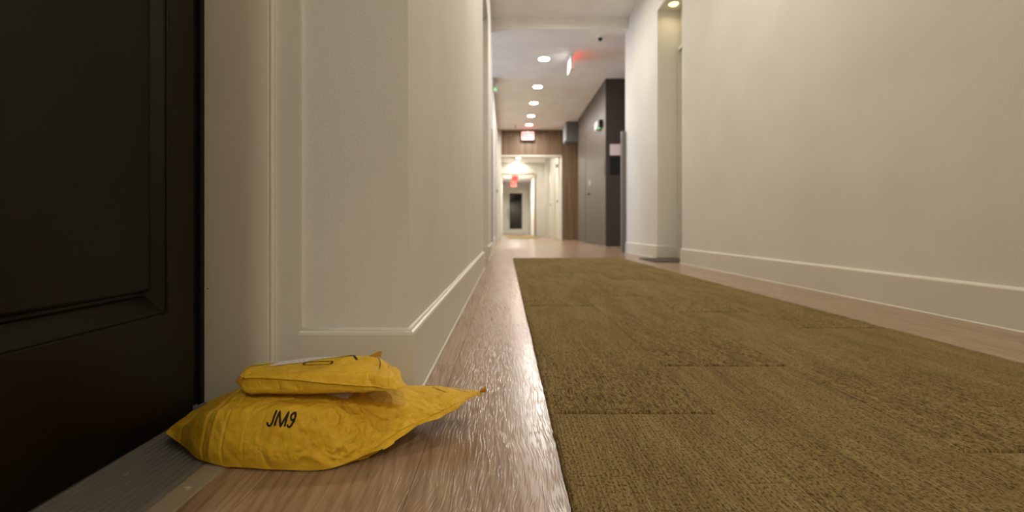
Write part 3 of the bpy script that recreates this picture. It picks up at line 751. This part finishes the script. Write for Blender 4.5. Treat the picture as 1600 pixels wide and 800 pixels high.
# ------------------------------------------------------------------ downlights and ceiling gear
DL = []
def downlight(x, y, z, W, col, label, group, r=0.075, area_r=0.10):
    t = tag(empty('ceiling_downlight', (x, y, z)), label, 'ceiling light', group)
    bm = bmesh.new(); n = 28; rings = []
    for rr, zz in ((r+0.018, 0.0), (r+0.016, -0.004), (r+0.002, -0.005), (r, -0.002)):
        rings.append([bm.verts.new((rr*math.cos(2*math.pi*i/n), rr*math.sin(2*math.pi*i/n), zz)) for i in range(n)])
    for a, b in zip(rings, rings[1:]):
        for i in range(n): bm.faces.new((a[i], a[(i+1) % n], b[(i+1) % n], b[i]))
    obj('trim_ring', bm, M['plastic'], t, smooth=True)
    bm = bmesh.new(); cyl(bm, (0, 0, -0.0035), r, 0.002, 'z', n); obj('lens', bm, M['lens'], t)
    l = area('downlight_glow', (x, y, z-0.012), (0, 0, 0), r*2, 0, W, col, 'DISK', 172); l.name = 'lamp'; l.parent = t; l.location = (0, 0, -0.012)
for i, (x, y, z, W, c) in enumerate(DOWN):
    downlight(x, y, z, W, c, ('recessed round downlight behind the viewpoint', 'recessed round downlight over the near end of the runner', 'recessed round downlight over the middle of the runner', 'recessed round downlight just before the ceiling drop')[i], 'downlights over the near corridor')
nm = ('nearest lit round downlight, left of the edge-on exit sign', 'second nearest lit round downlight on the corridor ceiling', 'middle one of five lit round downlights in a line', 'fourth lit round downlight, next before the one above the red sign', 'farthest lit round downlight, right above the red exit sign')
for i, (x, y, z, W, c) in enumerate(FAR): downlight(x, y, z, W, c, nm[i], 'five downlights before the wooden portal')
nm = ('upper lit downlight in the white corridor beyond the portal', 'lower lit downlight in the white corridor beyond the portal', 'ceiling light near the dark glass end door')
for i, (x, y, z, W, c) in enumerate([(0.43, 15.45, 2.63, 20, NEUT), (0.41, 16.35, 2.63, 10, NEUT), (0.40, 19.0, 2.42, 75, NEUT)]): downlight(x, y, z, W, c, nm[i], 'downlights beyond the portal')
downlight(0.6, 12.8, 2.63, 34, NEUT, 'added unseen downlight just inside the white corridor, above its opening', 'downlights beyond the portal')  # added fill lamp, hidden behind the portal header, brightens the white corridor

# recess light on the right
rl = tag(empty('ceiling_downlight', (1.59, 4.36, 2.43)), 'small yellow lit ceiling lamp over the right hand door recess', 'ceiling light')
bm = bmesh.new(); cyl(bm, (0, 0, -0.012), 0.055, 0.012, 'z', 24); obj('trim_ring', bm, M['plastic'], rl, 0.002)
bm = bmesh.new(); cyl(bm, (0, 0, -0.022), 0.035, 0.01, 'z', 24, 0.045); obj('lens', bm, M['lens_y'], rl)
l = area('lamp', (0, 0, -0.03), (0, 0, 0), 0.07, 0, 0.35, (1, 0.8, 0.45), 'DISK', 160); l.parent = rl

# exit signs
def stroke_boxes(word, W, H, t):
    """block letters EXIT as strokes in a W x H field, centred; returns (x0,z0,x1,z1) segments"""
    cw = W/len(word); out = []
    for i, ch in enumerate(word):
        a = -W/2+i*cw+cw*0.16; b = a+cw*0.68; lo, hi = -H/2, H/2
        if ch == 'E': out += [((a, lo), (a, hi)), ((a, lo), (b, lo)), ((a, 0), (b*0.8+a*0.2, 0)), ((a, hi), (b, hi))]
        if ch == 'X': out += [((a, lo), (b, hi)), ((a, hi), (b, lo))]
        if ch == 'I': out += [(((a+b)/2, lo), ((a+b)/2, hi))]
        if ch == 'T': out += [(((a+b)/2, lo), ((a+b)/2, hi)), ((a, hi), (b, hi))]
    return out
def exit_sign(loc, rz, W, H, label, face, letters, group=None):
    t = tag(empty('exit_sign', loc), label, 'exit sign', group); t.rotation_euler = (0, 0, rz)
    boxes('housing', [(-W/2, W/2, -0.02, 0.02, -H/2, H/2)], M['plastic'], t, 0.004)
    boxes('stem', [(-0.02, 0.02, -0.012, 0.012, H/2, H/2+0.05)], M['plastic'], t)
    boxes('face_plate', [(-W/2+0.008, W/2-0.008, -0.024, -0.0205, -H/2+0.008, H/2-0.008)], face, t)
    bm = bmesh.new(); tt = H*0.12
    for (ax, az), (bx_, bz) in stroke_boxes('EXIT', W*0.84, H*0.5, tt):
        d = V((bx_-ax, bz-az)); L = d.length; d.normalize(); m = V((-d.y, d.x))*tt/2; e = d*tt/2
        q = [V((ax, az))-e+m, V((ax, az))-e-m, V((bx_, bz))+e-m, V((bx_, bz))+e+m]
        A = [bm.verts.new((p.x, -0.027, p.y)) for p in q]; B = [bm.verts.new((p.x, -0.0242, p.y)) for p in q]
        for i in range(4): bm.faces.new((A[i], A[(i+1) % 4], B[(i+1) % 4], B[i]))
        bm.faces.new(A); bm.faces.new(B)
    obj('letters', bm, letters, t); return t
e1 = exit_sign((0.545, 11.30, 2.555), 0, 0.31, 0.21, 'glowing red exit sign hanging before the brown wooden portal', M['exit_face'], M['exit_red'])
e2 = exit_sign((0.915, 6.50, 2.595), math.radians(90), 0.32, 0.19, 'white exit sign seen edge-on under the ceiling, red glow beside it', M['exit_side'], M['exit_red'])
e3 = exit_sign((0.345, 17.0, 2.12), 0, 0.24, 0.20, 'upper small red exit sign in the far white corridor', M['exit_side'], M['exit_red'])
e4 = exit_sign((0.355, 20.2, 2.20), 0, 0.24, 0.20, 'lower small red exit sign in the far white corridor', M['exit_side'], M['exit_red'])

# dome camera
dc = tag(empty('dome_camera', (1.20, 5.84, HF)), 'small dark dome camera on the ceiling past the ceiling drop', 'security camera')
bm = bmesh.new(); cyl(bm, (0, 0, -0.018), 0.045, 0.018, 'z', 24, 0.05); obj('mount', bm, M['plastic'], dc)
bm = bmesh.new(); bmesh.ops.create_uvsphere(bm, u_segments=20, v_segments=12, radius=0.027)
for v in bm.verts: v.co.z -= 0.026
obj('dome', bm, M['black'], dc, smooth=True)
# sprinklers
for x, y, lb in ((0.23, 10.9, 'small white sprinkler head on the ceiling left of the red exit sign'),):
    sp = tag(empty('sprinkler_head', (x, y, HF)), lb, 'sprinkler')
    bm = bmesh.new(); cyl(bm, (0, 0, -0.01), 0.04, 0.01, 'z', 20); obj('rosette', bm, M['plastic'], sp)
    bm = bmesh.new(); cyl(bm, (0, 0, -0.04), 0.01, 0.03, 'z', 12); cyl(bm, (0, 0, -0.044), 0.025, 0.004, 'z', 16); obj('deflector', bm, M['steel'], sp)
# emergency lights with green led
a1 = tag(empty('alarm_box', (-0.20, 7.55, 2.58)), 'white alarm box with a green light high on the left wall', 'alarm')
boxes('housing', [(0.0, 0.06, -0.06, 0.06, -0.05, 0.07)], M['plastic'], a1, 0.008)
bm = bmesh.new(); cyl(bm, (0.03, -0.068, -0.03), 0.014, 0.01, 'y', 16); obj('green_lamp', bm, M['led'], a1)
a2 = tag(empty('alarm_box', (1.62, 7.95, 2.05)), 'white and dark alarm box with a green light on the grey-brown wall', 'alarm')
boxes('housing', [(-0.07, 0.0, -0.12, 0.10, -0.06, 0.07)], M['plastic'], a2, 0.008)
boxes('dark_cover', [(-0.055, 0.0, -0.24, -0.125, -0.06, 0.06)], M['black'], a2, 0.004)
boxes('green_lamp', [(-0.05, -0.03, -0.18, -0.15, -0.072, -0.061)], M['led'], a2)
# wall box in corner of the portal
wb_ = tag(empty('ceiling_box', (1.51, 10.6, 2.49)), 'blue-grey box hung under the ceiling at the portal corner', 'duct box')
boxes('housing', [(-0.12, 0.14, -0.12, 0.30, -0.23, 0.225)], M['boxgrey'], wb_, 0.005)
boxes('side_panel', [(-0.15, -0.121, -0.12, 0.30, -0.20, 0.22)], M['boxlight'], wb_, 0.003)
# sign and call panel on the dark wall
sg = tag(empty('wall_sign', (1.775, 7.47, 1.565)), 'white square sign on the dark wall beside the steel corner guard', 'sign')
boxes('plate', [(-0.085, 0.085, -0.008, 0.0, -0.09, 0.09)], M['sign'], sg, 0.002)
cp = tag(empty('call_panel', (1.785, 7.47, 1.31)), 'black rectangular panel below the white sign on the dark wall', 'panel')
boxes('plate', [(-0.10, 0.10, -0.02, 0.0, -0.14, 0.14)], M['black'], cp, 0.004)
pl = tag(boxes('wall_plate', [(1.612, 1.62, 7.56, 7.62, 1.18, 1.44)], M['steel'], None, 0.002), 'narrow pale vertical plate at the near edge of the grey-brown wall', 'plate')
# corner guards
g1 = tag(boxes('corner_guard', [(1.435, 1.488, 5.70, 5.75, 0.0, 1.50)], M['steel'], None, 0.004), 'tall grey steel corner guard at the far end of the right wall', 'corner guard')
g2 = tag(boxes('corner_guard', [(WX+0.001, WX+0.010, 5.60, 5.702, 0.0, 1.50)], M['steel'], None, 0.002), 'thin dark steel corner guard at the far end of the left wall', 'corner guard')
